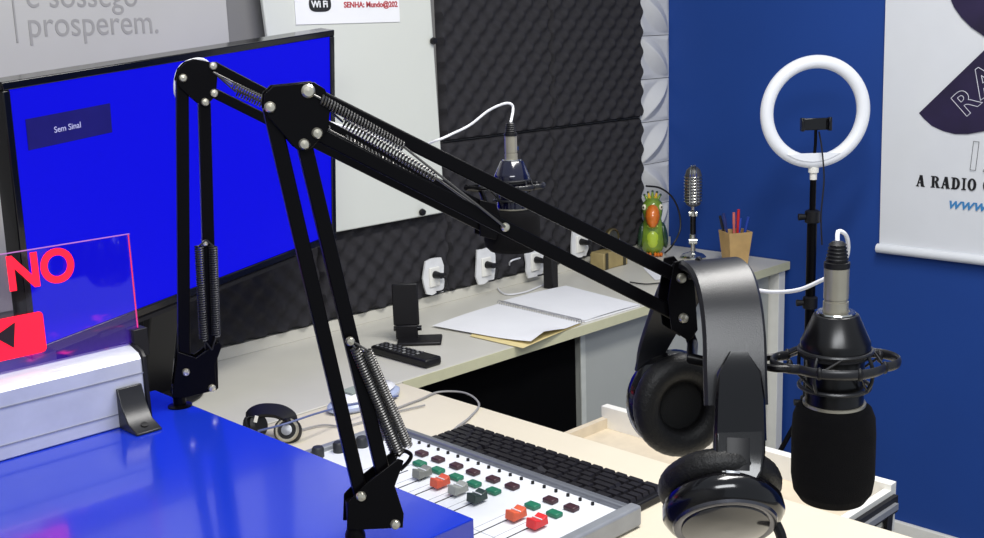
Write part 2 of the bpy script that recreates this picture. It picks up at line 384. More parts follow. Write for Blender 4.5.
MB().bx(xe-.83, x1+.0012, -.962, -.958, ztop, ztop+.0006).build('lit_edge', mat('dim_pink_edge', (170, 100, 170), .4, emit=.10, var=0), sg)
MB().bx(x1-.010, x1+.008, -.968, -.950, 1.09, 1.122).build('sheet_clip', BLKP, sg, bevel=.001)
REDL = mat('glowing_red', (255, 20, 46), .4, emit=.95, var=0)
pN = on(8, 290.5, 1, -.9626)
text('lettering', 'NO', .050, MB_BACK, pN, REDL, sg, off=.0016, ext=.0003, xs=.93, spacing=.98)
ab = on(47, 351, 1, -.9626); at_ = on(46, 310, 1, -.9626)
def rrect(x0, x1, z0, z1, y, r, n=6):
    o = []
    for cx, cz, a0 in ((x1-r, z1-r, 0), (x0+r, z1-r, 90), (x0+r, z0+r, 180), (x1-r, z0+r, 270)):
        for i in range(n+1):
            a = math.radians(a0+90*i/n); o.append((cx+r*math.cos(a), y, cz+r*math.sin(a)))
    return o
ar = MB().prism(rrect(ab.x-.16, ab.x, ab.z, at_.z, -.9626, .005), (0, -.0004, 0)).build('arrow_box', REDL, sg)
t1, t2, t3 = on(-6, 337, 1, -.9633), on(15, 322, 1, -.9633), on(14, 348, 1, -.9633)
MB().prism([t1, t2, t3], (0, -.0004, 0)).build('arrow', mat('black_vinyl', (30, 8, 14), .6), ar)
# foot bracket
f0 = on(117, 400, 1, -.988); fx = f0.x
fpoly = [(-.987, 1.066), (-.990, 1.066), (-.996, 1.048), (-1.008, 1.030), (-1.028, 1.0225), (-1.028, 1.0203), (-.987, 1.0203)]
fb_ = MB().prism([(fx, y, z) for y, z in fpoly], (.030, 0, 0)).build('foot', SATIN, sg, bevel=.001)
MB().lathe([(.004, 0), (.004, .0022), (0, .0025)], 14, Matrix.Rotation(math.radians(25), 3, 'X'), (fx+.015, -1.0165, 1.0262)).build('foot_screw', mat('black_screw', (6, 6, 8), .6), fb_)

# ================================================================== MIC ARMS
def hx(mb, p, r, n, M, mt=0):                                   # pan-head bolt facing the viewer side
    mb.lathe([(r, 0), (r, .0018), (r*.75, .0034), (0, .004)], n, M, p, mt)
def helix(a, b, R, turns, wire=.0007, n=9):
    a, b = V(a), V(b); t = (b-a).normalized(); u = t.orthogonal().normalized(); w = t.cross(u); L = (b-a).length; pts = []
    N_ = int(turns*n)
    for i in range(N_+1):
        k = i/N_; an = 2*PI*turns*k
        pts.append(a+(b-a)*k+(u*math.cos(an)+w*math.sin(an))*R)
    return MB().tube(pts, wire, 5)
NF = V((RZ.x, RZ.y, 0)).normalized()                            # the arms swing in a plane that faces along this
BM = (-NF).to_track_quat('Z', 'Y').to_matrix()
class Plane:
    """vertical plane in which one arm folds: distance eases from base to tip"""
    def __init__(s, p0, d0, p1, d1):
        a, b = P(*p0, d0), P(*p1, d1); s.o = a; h = V((b.x-a.x, b.y-a.y, 0))
        s.n = V((-h.y, h.x, 0)).normalized()
        if s.n.dot(NF) < 0: s.n = -s.n
    def at(s, px, py, k=0.):
        r = ray(px, py); o = s.o+s.n*k; return CAM+r*((o-CAM).dot(s.n)/r.dot(s.n))
def plate(pl, name, polys, parent, k0, k1, m=BLK):
    mb = MB()
    mb.prism([pl.at(x, y, k0) for x, y in polys], pl.n*.0018)
    mb.prism([pl.at(x, y, k0)+pl.n*(k1-k0) for x, y in polys], pl.n*.0018)
    return mb.build(name, m, parent, bevel=.0006)
def bolts(pl, lst, parent, k, r=.0042):
    M = (-pl.n).to_track_quat('Z', 'Y').to_matrix()
    for x, y in lst: 
        mb = MB(); hx(mb, pl.at(x, y, k), r, 18, M); mb.cyl(pl.at(x, y, k), pl.at(x, y, k)+pl.n*.024, r*.5, n=10); mb.build('bolt', BOLT, parent)
# --- near arm
A1 = Plane((353, 520), .935, (683, 300), .985)
base1 = A1.at(353, 560); base1.z = 1.02
arm1 = thing('boom_arm', 'nearest black scissor boom arm, clamped to near corner of blue counter, holding headphones', 'boom arm', base1, world=True, group=None)
for a, bb in (((361, 496), (270, 107)), ((395, 524), (304, 144))):
    MB().bar(A1.at(*a), A1.at(*bb), .0115, .0115, A1.n).build('lower_bar', BLK, arm1, bevel=.0012)
for a, bb in (((307, 91), (681, 278)), ((317, 133), (683, 318))):
    MB().bar(A1.at(*a, 0), A1.at(*bb, 0), .0115, .0115, A1.n).build('upper_bar', BLK, arm1, bevel=.0012)
jp = plate(A1, 'elbow_plate', [(273, 86), (314, 82), (325, 89), (331, 104), (328, 130), (313, 147), (305, 152), (296, 149), (268, 117), (264, 107), (265, 94)], arm1, -.0105, .0085)
bolts(A1, [(270, 107), (317, 133), (304, 144)], arm1, -.0105); bolts(A1, [(308, 91)], arm1, -.0105, .0052)
plate(A1, 'base_plate', [(348, 503), (366, 484), (398, 459), (404, 461), (401, 470), (395, 486), (404, 514), (403, 528), (360, 530), (347, 530)], arm1, -.0105, .0085)
bolts(A1, [(361, 496), (395, 524)], arm1, -.0105)
pt = A1.at(353, 500); pz = MB(); pz.cyl((pt.x, pt.y, 1.018), pt, .0062, n=16); pz.lathe([(.0085, 0), (.0085, .02), (.0062, .026)], 16, None, (pt.x, pt.y, 1.019)); pz.build('pivot_post', BLK, arm1)
def clamp(pt, parent, dx, dy):
    x, y = pt.x, pt.y
    MB().lathe([(.014, 1.0202), (.014, 1.0215), (.009, 1.023), (0, 1.023)], 24, None, (x, y, 0)).build('socket_flange', BLK, parent)
clamp(V((pt.x, pt.y, 0)), arm1, 0, -1)
hk = MB().tube(spline([A1.at(400, 470, -.009), A1.at(408, 462, -.009), A1.at(411, 455, -.009), A1.at(404, 451, -.009), A1.at(398, 456, -.009)], 6), .0017, 8); hk.build('spring_hook', BLK, arm1)
for k, a, bb in ((-.0125, (355, 348), (399, 452)), (-.0125, (367, 350), (408, 446)), (.0125, (352, 350), (396, 455)), (.0125, (364, 352), (403, 447))):
    s_ = helix(A1.at(*a, k), A1.at(*bb, k), .0035, 42, .0009); s_.tube([A1.at(350, 340, k), A1.at(*a, k)], .0009, 6); s_.build('spring', SPR, arm1)
bolts(A1, [(350, 341)], arm1, -.0105, .0036)
for k, a, bb in ((-.0120, (321, 99), (404, 147)), (.0125, (343, 122), (436, 178))):
    s_ = helix(A1.at(*a, k), A1.at(*bb, k), .0033, 30, .0008)
    s_.tube([A1.at(307, 91, k), A1.at(*a, k)], .001, 6); s_.tube([A1.at(*bb, k), A1.at(505, 227, k)], .001, 6); s_.build('spring', SPR, arm1)
bolts(A1, [(505, 227)], arm1, -.0075, .0036)
plate(A1, 'end_plate', [(674, 262), (684, 260), (694, 272), (698, 330), (690, 342), (672, 330), (668, 300)], arm1, -.0105, .0085)
bolts(A1, [(681, 278), (683, 318)], arm1, -.0105, .0045)
tip = A1.at(688, 330)
# --- far arm
A2 = Plane((178, 400), 1.335, (500, 216), 1.44)
base2 = A2.at(178, 412); base2.z = 1.02
arm2 = thing('boom_arm', 'farther black scissor boom arm, standing at far corner of blue counter in front of television', 'boom arm', base2, world=True)
for a, bb in (((184, 374), (182, 80)), ((212, 388), (204, 102))):
    MB().bar(A2.at(*a), A2.at(*bb), .0135, .0135, A2.n).build('lower_bar', BLK, arm2, bevel=.0012)
for a, bb in (((213, 66), (486, 208)), ((214, 93), (488, 230))):
    MB().bar(A2.at(*a), A2.at(*bb), .0115, .0115, A2.n).build('upper_bar', BLK, arm2, bevel=.0012)
plate(A2, 'elbow_plate', [(176, 80), (179, 69), (186, 62), (195, 59), (210, 62), (218, 70), (216, 96), (205, 107), (199, 104), (180, 88)], arm2, -.0105, .0085)
bolts(A2, [(183, 78), (213, 66), (214, 93), (205, 102)], arm2, -.0105, .0045)
plate(A2, 'base_plate', [(176, 366), (178, 352), (196, 358), (219, 342), (222, 346), (215, 366), (217, 390), (185, 398), (172, 398)], arm2, -.0105, .0085)
bolts(A2, [(186, 372), (212, 388)], arm2, -.0105, .0045)
pt = A2.at(178, 384); pz = MB(); pz.cyl((pt.x, pt.y, 1.018), pt, .0075, n=16); pz.build('pivot_post', BLK, arm2)
clamp(V((pt.x, pt.y, 0)), arm2, 1, 0)
for k, a, bb in ((-.0125, (199, 246), (204, 340)), (-.0125, (213, 246), (216, 336)), (.0125, (206, 246), (212, 338))):
    s_ = helix(A2.at(*a, k), A2.at(*bb, k), .0045, 40, .0012); s_.tube([A2.at(206, 240, k), A2.at(*a, k)], .0011, 6); s_.tube([A2.at(*bb, k), A2.at(212, 350, k)], .0011, 6); s_.build('spring', mat('dark_spring_steel', (46, 46, 50), .4, .6), arm2)
bolts(A2, [(205, 243)], arm2, -.009, .0036)
for k, a, bb in ((-.0125, (232, 85), (330, 130)), (.0125, (236, 92), (336, 138)), (-.0125, (345, 138), (480, 216))):
    s_ = helix(A2.at(*a, k), A2.at(*bb, k), .004, 40, .001); s_.tube([A2.at(213, 72, k), A2.at(*a, k)], .001, 6); s_.tube([A2.at(*bb, k), A2.at(440, 190, k)], .001, 6); s_.build('spring', SPR, arm2)
plate(A2, 'end_plate', [(480, 200), (496, 204), (502, 222), (496, 240), (480, 236)], arm2, -.0105, .0085)

# ================================================================== MICROPHONES
def mic(loc, tilt, label, s=1., foamc=FOAMM, bodym=mat('semi_gloss_black', (9, 8, 10), .28, spec=.4), fr=.97, fz=1.):
    t = thing('condenser_microphone', label, 'microphone', loc); t.rotation_euler = tilt; t.scale = (s, s, s)
    b_ = MB().lathe([(0, .041), (.0168, .041), (.0182, .0402), (.0272, .0195), (.0282, .0175), (.0284, .012), (.0284, .009), (.0238, .006), (.0238, -.036), (.0225, -.037), (0, -.037)], 40).build('body', bodym, t)
    MB().lathe([(.0242, .0055), (.0288, .0055), (.0288, .0085), (.0242, .0085)], 40).build('trim_ring', SATIN, b_)
    MB().lathe([(.0, .0402), (.0152, .0402), (.0158, .0418), (.0152, .043), (.0112, .043), (.0112, .0422), (0, .0422)], 32).build('chrome_collar', CHR, t)
    MB().lathe([(.0232, -.0350), (.0256, -.0350), (.0256, -.0372), (.0232, -.0372)], 40).build('trim_ring', NICK, t)
    pr = [(.0, -.034), (.027, -.0345), (.0315, -.037), (.0345, -.045), (.0355, -.06), (.0355, -.1), (.0335, -.113), (.028, -.1215), (.018, -.1245), (0, -.125)]
    mb = MB(); mb.lathe([(r*fr, -.0375+(z+.034)*fz*.965) for r, z in pr], 48)
    o = mb.build('foam_windscreen', foamc, t, ang=80)
    return t
def shock(loc, rz, label, s=1., tail=None):
    t = thing('shock_mount', label, 'shock mount', loc, rz); t.scale = (s, s, s)
    pts = []
    for i in range(96):
        a = 2*PI*i/96; c = abs(math.cos(a)); r = .0405+.0115*max(0, (c-.86)/.14)**.9
        pts.append((r*math.cos(a), r*math.sin(a)*(1.0), 0))
    for z, nm in ((-.004, 'outer_ring'),):
        MB().tube(pts, (.0042, .0019), 10, closed=True, flat=(0, 0, 1)).build(nm, SATIN, t)
    for z, r in ((.010, .0292), (-.021, .0285)):
        MB().tube([(r*math.cos(2*PI*i/48), r*math.sin(2*PI*i/48), z) for i in range(48)], .0019, 8, closed=True).build('inner_ring', SATIN, t)
    # claws joining the rings and elastic cords
    for k in range(4):
        a = PI/4+k*PI/2; c, s_ = math.cos(a), math.sin(a)
        MB().tube(spline([(.0292*c, .0292*s_, .010), (.033*c, .033*s_, .0), (.033*c, .033*s_, -.012), (.0285*c, .0285*s_, -.021)], 5), .0016, 8).build('claw', SATIN, t)
    for k in range(8):
        a = k*PI/4+.2; a2 = a+.5; z = .010 if k % 2 else -.018
        MB().tube([(.0405*math.cos(a), .0405*math.sin(a), 0), (.0297*math.cos(a2), .0297*math.sin(a2), z)], .0011, 6).build('elastic_cord', BLKP, t)
        MB().ball((.0407*math.cos(a), .0407*math.sin(a), 0), (.003, .003, .0055), 10).build('cord_clip', BLKP, t)
    if tail:
        br = MB()
        for sy in (-.013, .013): br.tube(spline([(-.042, sy*1.35, 0), (-.054, sy*1.2, 0), (-.066, sy*.3, 0), (-.076, 0, 0)], 6), .0032, 8)
        br.tube([(-.074, 0, 0)]+tail, .0048, 10); br.build('bracket', BLK, t)
    return t
YAWR = math.atan2(RX.y, RX.x)
mc = P(835, 361, .945)
mic(mc, (math.radians(0), math.radians(-1.0), 0), 'large black microphone with foam windscreen hanging nearest, right of the headphones')
Rz = Matrix.Rotation(-YAWR, 3, 'Z'); tl_ = Rz @ (tip-mc)
shock(mc, YAWR, 'black shock mount ring with elastic cords around the nearest microphone', 1.0, [(-.10, .002, 0), (-.118, .006, .004), tl_+V((.004, 0, -.012)), tl_])
mc2 = P(512, 186, 1.46)
mic(mc2, (0, math.radians(2), 0), 'smaller-looking black microphone hanging farther back in front of the foam wall', .80, fr=1.28, fz=.80, bodym=mat('blue_black_gloss', (12, 12, 34), .15, coat=.5))
tip2 = A2.at(492, 222); tl2 = (Rz @ (tip2-mc2))/.8
shock(mc2, YAWR, 'black shock mount around the farther microphone in front of foam wall', .8, [(-.05, .03, -.01), tl2])
def xlr_cable(name, label, loc, s, path, rad, parent_tilt=(0, 0, 0)):
    t = thing(name, label, 'cable', loc, world=True); o = V(loc)
    sc2 = lambda pr: [(r*s, z*s) for r, z in pr]
    pl = MB().lathe(sc2([(.0098, .0425), (.0102, .043), (.0102, .052), (.0092, .0525), (.0092, .054), (.0100, .0545), (.0100, .080), (.0090, .0805)]), 28, None, o).build('connector_barrel', NICK, t)
    MB().box(o+V((.0092, -.004, .060))*s, (.004*s, .005*s, .006*s)).build('latch', CHR, pl)
    g = [(.0085, .080), (.0104, .0805), (.0104, .085)]
    for i in range(5): g += [(.0095-.0005*i, .0853+.003*i), (.0084-.0005*i, .0860+.003*i), (.0084-.0005*i, .0870+.003*i), (.0093-.0005*i, .0875+.003*i)]
    g += [(.0045, .102), (0, .102)]
    MB().lathe(sc2(g), 24, None, o).build('strain_relief', BLKP, t)
    MB().tube(spline([o+V((0, 0, .098))*s]+path, 8), rad, 8).build('cord', WHC, t)
ca = P(834, 362, .945)
xlr_cable('microphone_cable', 'white cable curling out of the nearest microphone and running back left', ca, 1.0,
    [P(838, 232, .945), P(845, 234, .949), P(848, 243, .955), P(847, 256, .965), P(840, 270, .98), P(820, 281, .99), P(798, 290, 1.0), P(772, 292, 1.02), P(748, 289, 1.04), P(720, 288, 1.06)], .0018)
xlr_cable('microphone_cable', 'thin white cable arching to the farther microphone in front of foam wall', mc2, .80,
    [P(513, 110, 1.46), P(511, 104, 1.46), P(503, 104, 1.46), P(488, 111, 1.46), P(470, 125, 1.455), P(452, 134, 1.45), P(438, 140, 1.44), P(415, 146, 1.46), P(380, 138, 1.46), P(300, 112, 1.43), P(236, 84, 1.40), P(214, 68, 1.375), P(203, 59.5, 1.35), P(190, 60.5, 1.34), P(180, 67, 1.34), P(175.5, 78, 1.34), P(175, 92, 1.345), P(178, 102, 1.36), P(183, 130, 1.372), P(184, 240, 1.372), P(184, 340, 1.372), P(177, 360, 1.355), P(175, 378, 1.345), P(176, 392, 1.35)], .0017)

# ================================================================== HEADPHONES
S_ = V((RX.x, RX.y, 0)).normalized()                             # to the right
hp = thing('headphones', 'large black over-ear headphones hanging on the end of the nearest boom arm', 'headphones', A1.at(700, 268), world=True)
bp_ = spline([P(646, 372, 1.075), P(651, 352, 1.07), P(664, 322, 1.055), P(679, 290, 1.03), P(693, 271, .998), P(709, 264, .965), P(722, 274, .94), P(730, 300, .92), P(734, 335, .908), P(735, 372, .90), P(736, 405, .897)], 6)
n_ = len(bp_); wd = [.022+.028*min(1, max(0, (i/n_-.05)/.38)) for i in range(n_)]
MB().ribbon(bp_, .045, .0085, S_+V((0, 0, .04)), wd).build('headband', SATIN, hp)
inner = [p+V((0, 0, -.008))+NF*(.007 if i > n_*.5 else -.003) for i, p in enumerate(bp_)][int(n_*.28):int(n_*.8)]
MB().ribbon(inner, .036, .009, S_).build('headband_cushion', PADM, hp)
# near slider and yoke
sl1 = [P(738, 352, .893), P(739, 372, .889), P(740, 400, .887), P(740, 440, .886)]
MB().ribbon(sl1, .03, .007, S_, [.014, .034, .039, .041]).build('slider_cover', BLKG, hp)
yk = MB().ribbon([P(739, 425, .889), P(739, 452, .884), P(739, 470, .880), P(738, 487, .874)], .036, .010, S_, [.040, .040, .036, .022]).build('yoke', BLKG, hp, bevel=.001)
MB().ribbon([P(738, 438, .8815), P(738, 470, .8745)], .018, .0012, S_, [.018, .018]).build('hinge_window', BLKP, yk)
MB().ribbon([P(733, 471, .8735), P(733, 484, .8685)], .01, .0012, S_, [.011, .010]).build('silver_mark', ALU, yk)
def cup(parent, c, nrm, up, rx, ry, nm):
    nrm = V(nrm).normalized(); u = (V(up)-nrm*V(up).dot(nrm)).normalized(); r = u.cross(nrm); M = Matrix((r, u, nrm)).transposed()
    o = MB().lathe([(.030, -.006), (.88, -.006) if 0 else (.040, -.004), (.044, .002), (.0445, .010), (.041, .016), (.036, .020), (.030, .020), (0, .020)], 48, M, c, sx=rx, sy=ry).build(nm, SATIN if nm != 'ear_cup' else BLKG, parent)
    d = MB(); d.lathe([(.0385, .0175), (.0372, .0205), (.035, .0212), (.033, .0205)], 48, M, c, sx=rx, sy=ry); d.build('cup_rim', mat('dark_chrome', (92, 92, 98), .2, .9), o)
    MB().lathe([(.0325, .0195), (.0315, .0215), (.024, .0235), (.012, .0245), (0, .0248)], 48, M, c, sx=rx, sy=ry).build('cup_plate', mat('glossy_plate', (32, 31, 35), .12, .2, coat=.6), o)
    # padding: fat torus with fine radial wrinkles
    R0, r0 = .0335, .0125; nn = 96; vs = []; mb = MB(); kk = 14
    for i in range(nn):
        a = 2*PI*i/nn; wr = 1+.014*math.sin(a*37)+.02*noise.noise(V((math.cos(a)*4, math.sin(a)*4, 3)))
        for k in range(kk):
            bb = 2*PI*k/kk; rr = R0+r0*math.cos(bb)*wr; z = -.015+r0*math.sin(bb)*wr
            vs.append(c+M @ V((rr*math.cos(a)*rx, rr*math.sin(a)*ry, z)))
    fs = [(i*kk+k, ((i+1) % nn)*kk+k, ((i+1) % nn)*kk+(k+1) % kk, i*kk+(k+1) % kk) for i in range(nn) for k in range(kk)]
    mb.add(vs, fs); mb.build('ear_pad', PADM, parent, ang=80)
    MB().lathe([(0, -.006), (.024, -.006), (.026, -.012)], 40, M, c, sx=rx, sy=ry).build('speaker_mesh', mat('speaker_cloth', (9, 9, 10), .95, bump=.5, bscale=1500), parent)
    return o
toCam = -NF
c1 = P(722, 503, .905)
cup(hp, c1, toCam+V((0, 0, -.80))+S_*-.03, (0, 0, 1), 1.08, 1.08, 'ear_cup')
c2 = P(675, 401, 1.075)
cup(hp, c2, NF*.95+S_*-.22+V((0, 0, -.05)), (0, 0, 1), 1.02, 1.08, 'ear_cup')
MB().tube(spline([P(646, 372, 1.078), P(636, 380, 1.09), P(634, 400, 1.10), P(648, 415, 1.115)], 6), .004, 8).build('yoke', BLKP, hp)
MB().tube(spline([P(768, 512, .90), P(776, 524, .90), P(783, 545, .90), P(788, 600, .905)], 6), .0042, 8).build('cord', BLKP, hp)

# ================================================================== MIXER
zs = .772
mx0, mx1, my0, my1 = -2.20, -1.700, -1.214, -.675
mxr = thing('audio_mixer', 'white-faced audio mixer with coloured fader caps and grey rims on the cream desk', 'audio mixer', (-1.97, -.97, .75), world=True)
MB().bx(mx0, mx1-.012, my0+.012, my1-.012, .753, .770).build('chassis', mat('mixer_chassis', (70, 72, 76), .5), mxr)
WF = mat('mixer_white_face', (226, 228, 232), .4, var=.02)
fc = MB().bx(mx0, mx1-.014, my0+.016, my1-.01, .770, zs).build('control_panel', WF, mxr)
MB().bx(mx1-.014, mx1, my0, my1, .752, .780).build('rear_rim', mat('grey_rim', (118, 121, 128), .35, .4), mxr, bevel=.003)
MB().bx(mx0, mx1+.002, my0-.006, my0+.014, .752, .783).build('side_cheek', mat('grey_cheek', (150, 153, 158), .4, .35), mxr, bevel=.004)
MB().bx(mx0, mx1, my1-.010, my1+.006, .752, .780).build('side_cheek', mat('grey_cheek', (150, 153, 158), .4, .35), mxr, bevel=.003)
row1 = [(424, 451), (440, 457), (457, 464), (474, 470), (492, 478), (511, 485), (549, 499), (569, 507)]
row2 = [(423, 462), (440, 469), (458, 476), (475, 483), (495, 490), None, (533, 505), (555, 513)]
row3 = [(422, 471), (440, 480), (458, 487), (477, 495), None, None, (516, 512), (537, 520)]
MAR = mat('maroon_button', (62, 34, 42), .4); GRN = mat('green_button', (28, 110, 82), .4)
CAPS = [mat('grey_cap', (120, 122, 116), .4), mat('red_orange_cap', (206, 84, 56), .4), mat('pale_grey_cap', (152, 154, 148), .4), mat('dark_green_cap', (32, 50, 46), .4), None, None, mat('orange_cap', (214, 92, 56), .4), mat('red_cap', (214, 40, 44), .4)]
def avg(row, ax): 
    l = [G(*p, zs+.006)[ax] for p in row if p]; return sum(l)/len(l)
xr = [avg(r_, 0) for r_ in (row1, row2, row3)]
lines = MB()
for i in range(8):
    y = G(*row1[i], zs+.006).y
    k = MB(); k.prism([(xr[0]-.0075, y-.010, zs), (xr[0]+.0075, y-.010, zs), (xr[0]+.0075, y+.010, zs), (xr[0]-.0075, y+.010, zs)], (0, 0, .007)); k.build('maroon_button', MAR, mxr, bevel=.002)
    if row2[i]:
        y = G(*row2[i], zs+.004).y
        k = MB(); k.box((xr[1], y, zs+.0035), (.015, .021, .007)); k.build('green_button', GRN, mxr, bevel=.002)
    if row3[i]:
        px, py = row3[i]; g = G(px, py, zs+.012); x = g.x; y = g.y
        k = MB(); k.prism([(x-.014, y-.009, zs+.004), (x+.014, y-.009, zs+.004), (x+.012, y-.009, zs+.018), (x+.003, y-.009, zs+.0145), (x-.003, y-.009, zs+.0145), (x-.012, y-.009, zs+.018)], (0, .018, 0))
        f_ = k.build('fader_cap', CAPS[i], mxr, bevel=.0015)
        MB().box((x, y, zs+.0152), (.0016, .0182, .0012)).build('fader_line', WF, f_)
    y = G(*row1[i], zs).y-.004
    MB().bx(x-.13 if row3[i] else xr[2]-.13, xr[2]+.004, y-.0009, y+.0009, zs, zs+.0006).build('fader_slot', NAVY, fc)
    for dx in (0, .012): lines.bx(-2.18, xr[0]-.02, y+.0145, y+.0152, zs, zs+.0004) if dx == 0 else None
lines.bx(xr[2]-.075, xr[2]-.0742, my0+.02, my1-.02, zs, zs+.0004)
lines.build('channel_lines', mat('grey_print', (150, 152, 158), .6), fc)
for y in [my1-.03-.0235*i for i in range(20)]:
    MB().lathe([(.0026, 0), (.0026, .004), (0, .0045)], 10, None, (mx1-.024, y, zs)).build('stud', BLKP, mxr)
for px, py in ((318, 452), (339, 447), (362, 442), (378, 436)):
    g = G(px, py, zs+.008); MB().lathe([(.010, 0), (.010, .014), (.008, .017), (0, .017)], 20, None, (g.x, g.y, zs)).build('dial', mat('dark_dial', (40, 42, 46), .45), mxr)

# ================================================================== KEYBOARD
ky0, ky1, kx0, kx1 = -1.188, -.752, -1.695, -1.592
kb = thing('computer_keyboard', 'black computer keyboard on the cream desk behind the mixer', 'keyboard', ((kx0+kx1)/2, (ky0+ky1)/2, .75), world=True)
MB().bx(kx0, kx1, ky0, ky1, .7505, .764).build('case', BLKP, kb, bevel=.003)
KEYM = mat('key_black', (26, 24, 27), .4)
rows = [[1]*15+[1.3, 1.3], [1.6]+[1]*12+[1.4]+[1]*3, [1.9]+[1]*11+[2.1]+[1]*2, [1.3]+[1]*12+[1.7, 1, 1], [1.5, 1.2, 1.2, 5.6, 1.2, 1.2, 1.2, 1, 1, 1], [1]*14+[1.2, 1.2]]
pitch = (kx1-kx0-.014)/6
kc = 0
for r_, row in enumerate(rows):
    tot = sum(row); y = ky1-.007; xx = kx1-.007-pitch*(r_+.5); sc3 = (ky1-ky0-.014)/tot
    for wk in row:
        wy = wk*sc3; k = MB(); a, b_ = pitch*.46, wy/2-.0011; cy = y-wy/2; z0, z1 = .7641, .7705
        vs = [(xx-a, cy-b_, z0), (xx+a, cy-b_, z0), (xx+a, cy+b_, z0), (xx-a, cy+b_, z0), (xx-a*.76, cy-b_*.8, z1), (xx+a*.76, cy-b_*.8, z1), (xx+a*.76, cy+b_*.8, z1), (xx-a*.76, cy+b_*.8, z1)]
        k.add(vs, [(0, 1, 2, 3), (4, 7, 6, 5), (0, 4, 5, 1), (1, 5, 6, 2), (2, 6, 7, 3), (3, 7, 4, 0)]); k.build('key', KEYM, kb, ang=20); y -= wy; kc += 1
MB().tube(spline([V((kx0+.06, ky1-.001, .758)), G(457, 427, .757), G(470, 417, .754), G(479, 404, .754), G(465, 393, .754), G(439, 392, .754), G(421, 399, .754), G(397, 408, .754)], 8), .002, 8).build('cord', GRC, kb)

# ================================================================== RING LIGHT
rl = V(on(815, 112, 0, -.3)); 
ringl = thing('ring_light', 'white ring light with black phone clip on a thin black stand by blue wall', 'ring light', (rl.x, rl.y, 0), world=True)
tc_ = (CAM-rl).normalized(); nr = V((tc_.x, tc_.y, .05)).normalized(); RM_ = nr.to_track_quat('Z', 'Y').to_matrix()
rs = S_; ru = V((0, 0, 1)); D_ = (rl-CAM).dot(RZ); Rr = 48.2*D_/F; rt = 6.6*D_/F
MB().tube([rl+rs*Rr*math.cos(2*PI*i/72)+ru*Rr*math.sin(2*PI*i/72)*1.03 for i in range(72)], rt, 16, closed=True).build('ring_tube', mat('milky_diffuser', (226, 228, 232), .35, emit=.12, var=.01), ringl)
bt = rl-ru*(Rr+rt)*1.02
mbx = MB(); mbx.prism([rl+rs*(Rr*math.sin(a))+ru*(-Rr*math.cos(a)*1.03) for a in [(-.60+1.2*i/12) for i in range(13)]], nr*(rt+.003)); mbx.build('base_block', MATS['milky_diffuser'], ringl, bevel=.001)
MB().cyl(bt-V((0, 0, .03)), bt+V((0, 0, .004)), .009, .009).lathe([(.013, -.012), (.013, .0)], 16, None, bt).build('socket', WHT, ringl)
st = MB(); st.cyl((bt.x, bt.y, .62), bt-V((0, 0, .028)), .008); st.cyl((bt.x, bt.y, .25), (bt.x, bt.y, .95), .0125); st.build('pole', BLK, ringl)
for z in (.945, .72, .45): 
    c = MB().lathe([(.0125, -.018), (.019, -.014), (.019, .014), (.0125, .018)], 16, None, (bt.x, bt.y, z)).build('collar', BLKP, ringl)
    MB().cyl((bt.x, bt.y, z), V((bt.x, bt.y, z))-S_*.035, .006, .009).build('knob', BLKP, c)
for k in range(3):
    a = k*2*PI/3+.5; MB().tube([(bt.x, bt.y, .45), (bt.x+.26*math.cos(a), bt.y+.26*math.sin(a), .012)], .007, 8).build('leg', BLK, ringl)
ph = V(on(816, 124, 0, rl.x)); cl = MB(); cl.bar(ph-rs*.036, ph+rs*.036, .014, .03, nr); cl.bar(ph-rs*.038+nr*.012, ph-rs*.03+nr*.012, .02, .034, nr); cl.bar(ph+rs*.03+nr*.012, ph+rs*.038+nr*.012, .02, .034, nr)
cl.build('phone_clip', BLKG, ringl, bevel=.002)
MB().tube([ph-V((0, 0, .012)), ph-V((0, 0, .05)), bt+V((0, 0, .01))+nr*.01], .004, 8).build('clip_stem', BLK, ringl)
MB().tube(spline([ph-V((0, 0, .02))+rs*.008, P(822, 150, D_-.02), P(824, 180, D_-.02), P(821, 215, D_-.02), P(822, 245, D_-.02)], 6), .002, 6).build('cord', BLKP, ringl)

# ================================================================== BANNER
bn = thing('hanging_banner', 'white hanging vinyl banner with dark round emblem and lettering on blue wall', 'banner', (-.01, -1.02, .82), world=True)
BV = mat('white_vinyl', (222, 224, 228), .45, var=.03, scale=5)
mb = MB()
def bf(u, v):
    y = -.716+.014*v-(.66+.01*v)*u; z = .83+1.02*v; return V((-.0105-.0012*math.sin(u*9+v*2)-.001*math.sin(v*7+u*3)-.02*max(0, .05-v), y, z))
mb.grid(bf, 40, 50); sh = mb.build('vinyl_sheet', BV, bn)
MB().cyl((-.018, -.714, .823), (-.018, -1.40, .823), .0125, n=20).build('bottom_rod', BV, bn)
MB().cyl((-.018, -.694, 1.855), (-.018, -1.372, 1.855), .0125, n=20).build('top_rod', BV, bn)
PUR = mat('dark_violet_print', (34, 24, 58), .5, var=.35, scale=9)
xb = -.0129
def bpx(px, py, k=0): p = on(px, py, 0, xb-k); return p
arc = [(919, 113), (924, 119), (932, 126), (943, 131), (955, 134), (968, 134), (984, 131), (1002, 122), (1020, 106), (1032, 82), (1034, 50), (1028, 8)]
MB().prism([bpx(*p) for p in arc], (-.0003, 0, 0)).build('emblem_print', PUR, bn)
arc2 = [(951, 0), (954, 7), (961, 17), (971, 27), (984, 36), (1000, 40), (1016, 34), (1027, 18), (1028, -8), (1018, -34), (996, -48), (970, -42), (955, -24)]
MB().prism([bpx(*p) for p in arc2], (-.0003, 0, 0)).build('emblem_print', PUR, bn)
WPR = mat('white_print', (215, 215, 225), .5); BPR = mat('black_print', (16, 15, 20), .6); CPR = mat('sky_blue_print', (62, 132, 190), .6)
def rotM(deg): return MB_BLUE @ Matrix.Rotation(math.radians(deg), 3, 'Z')
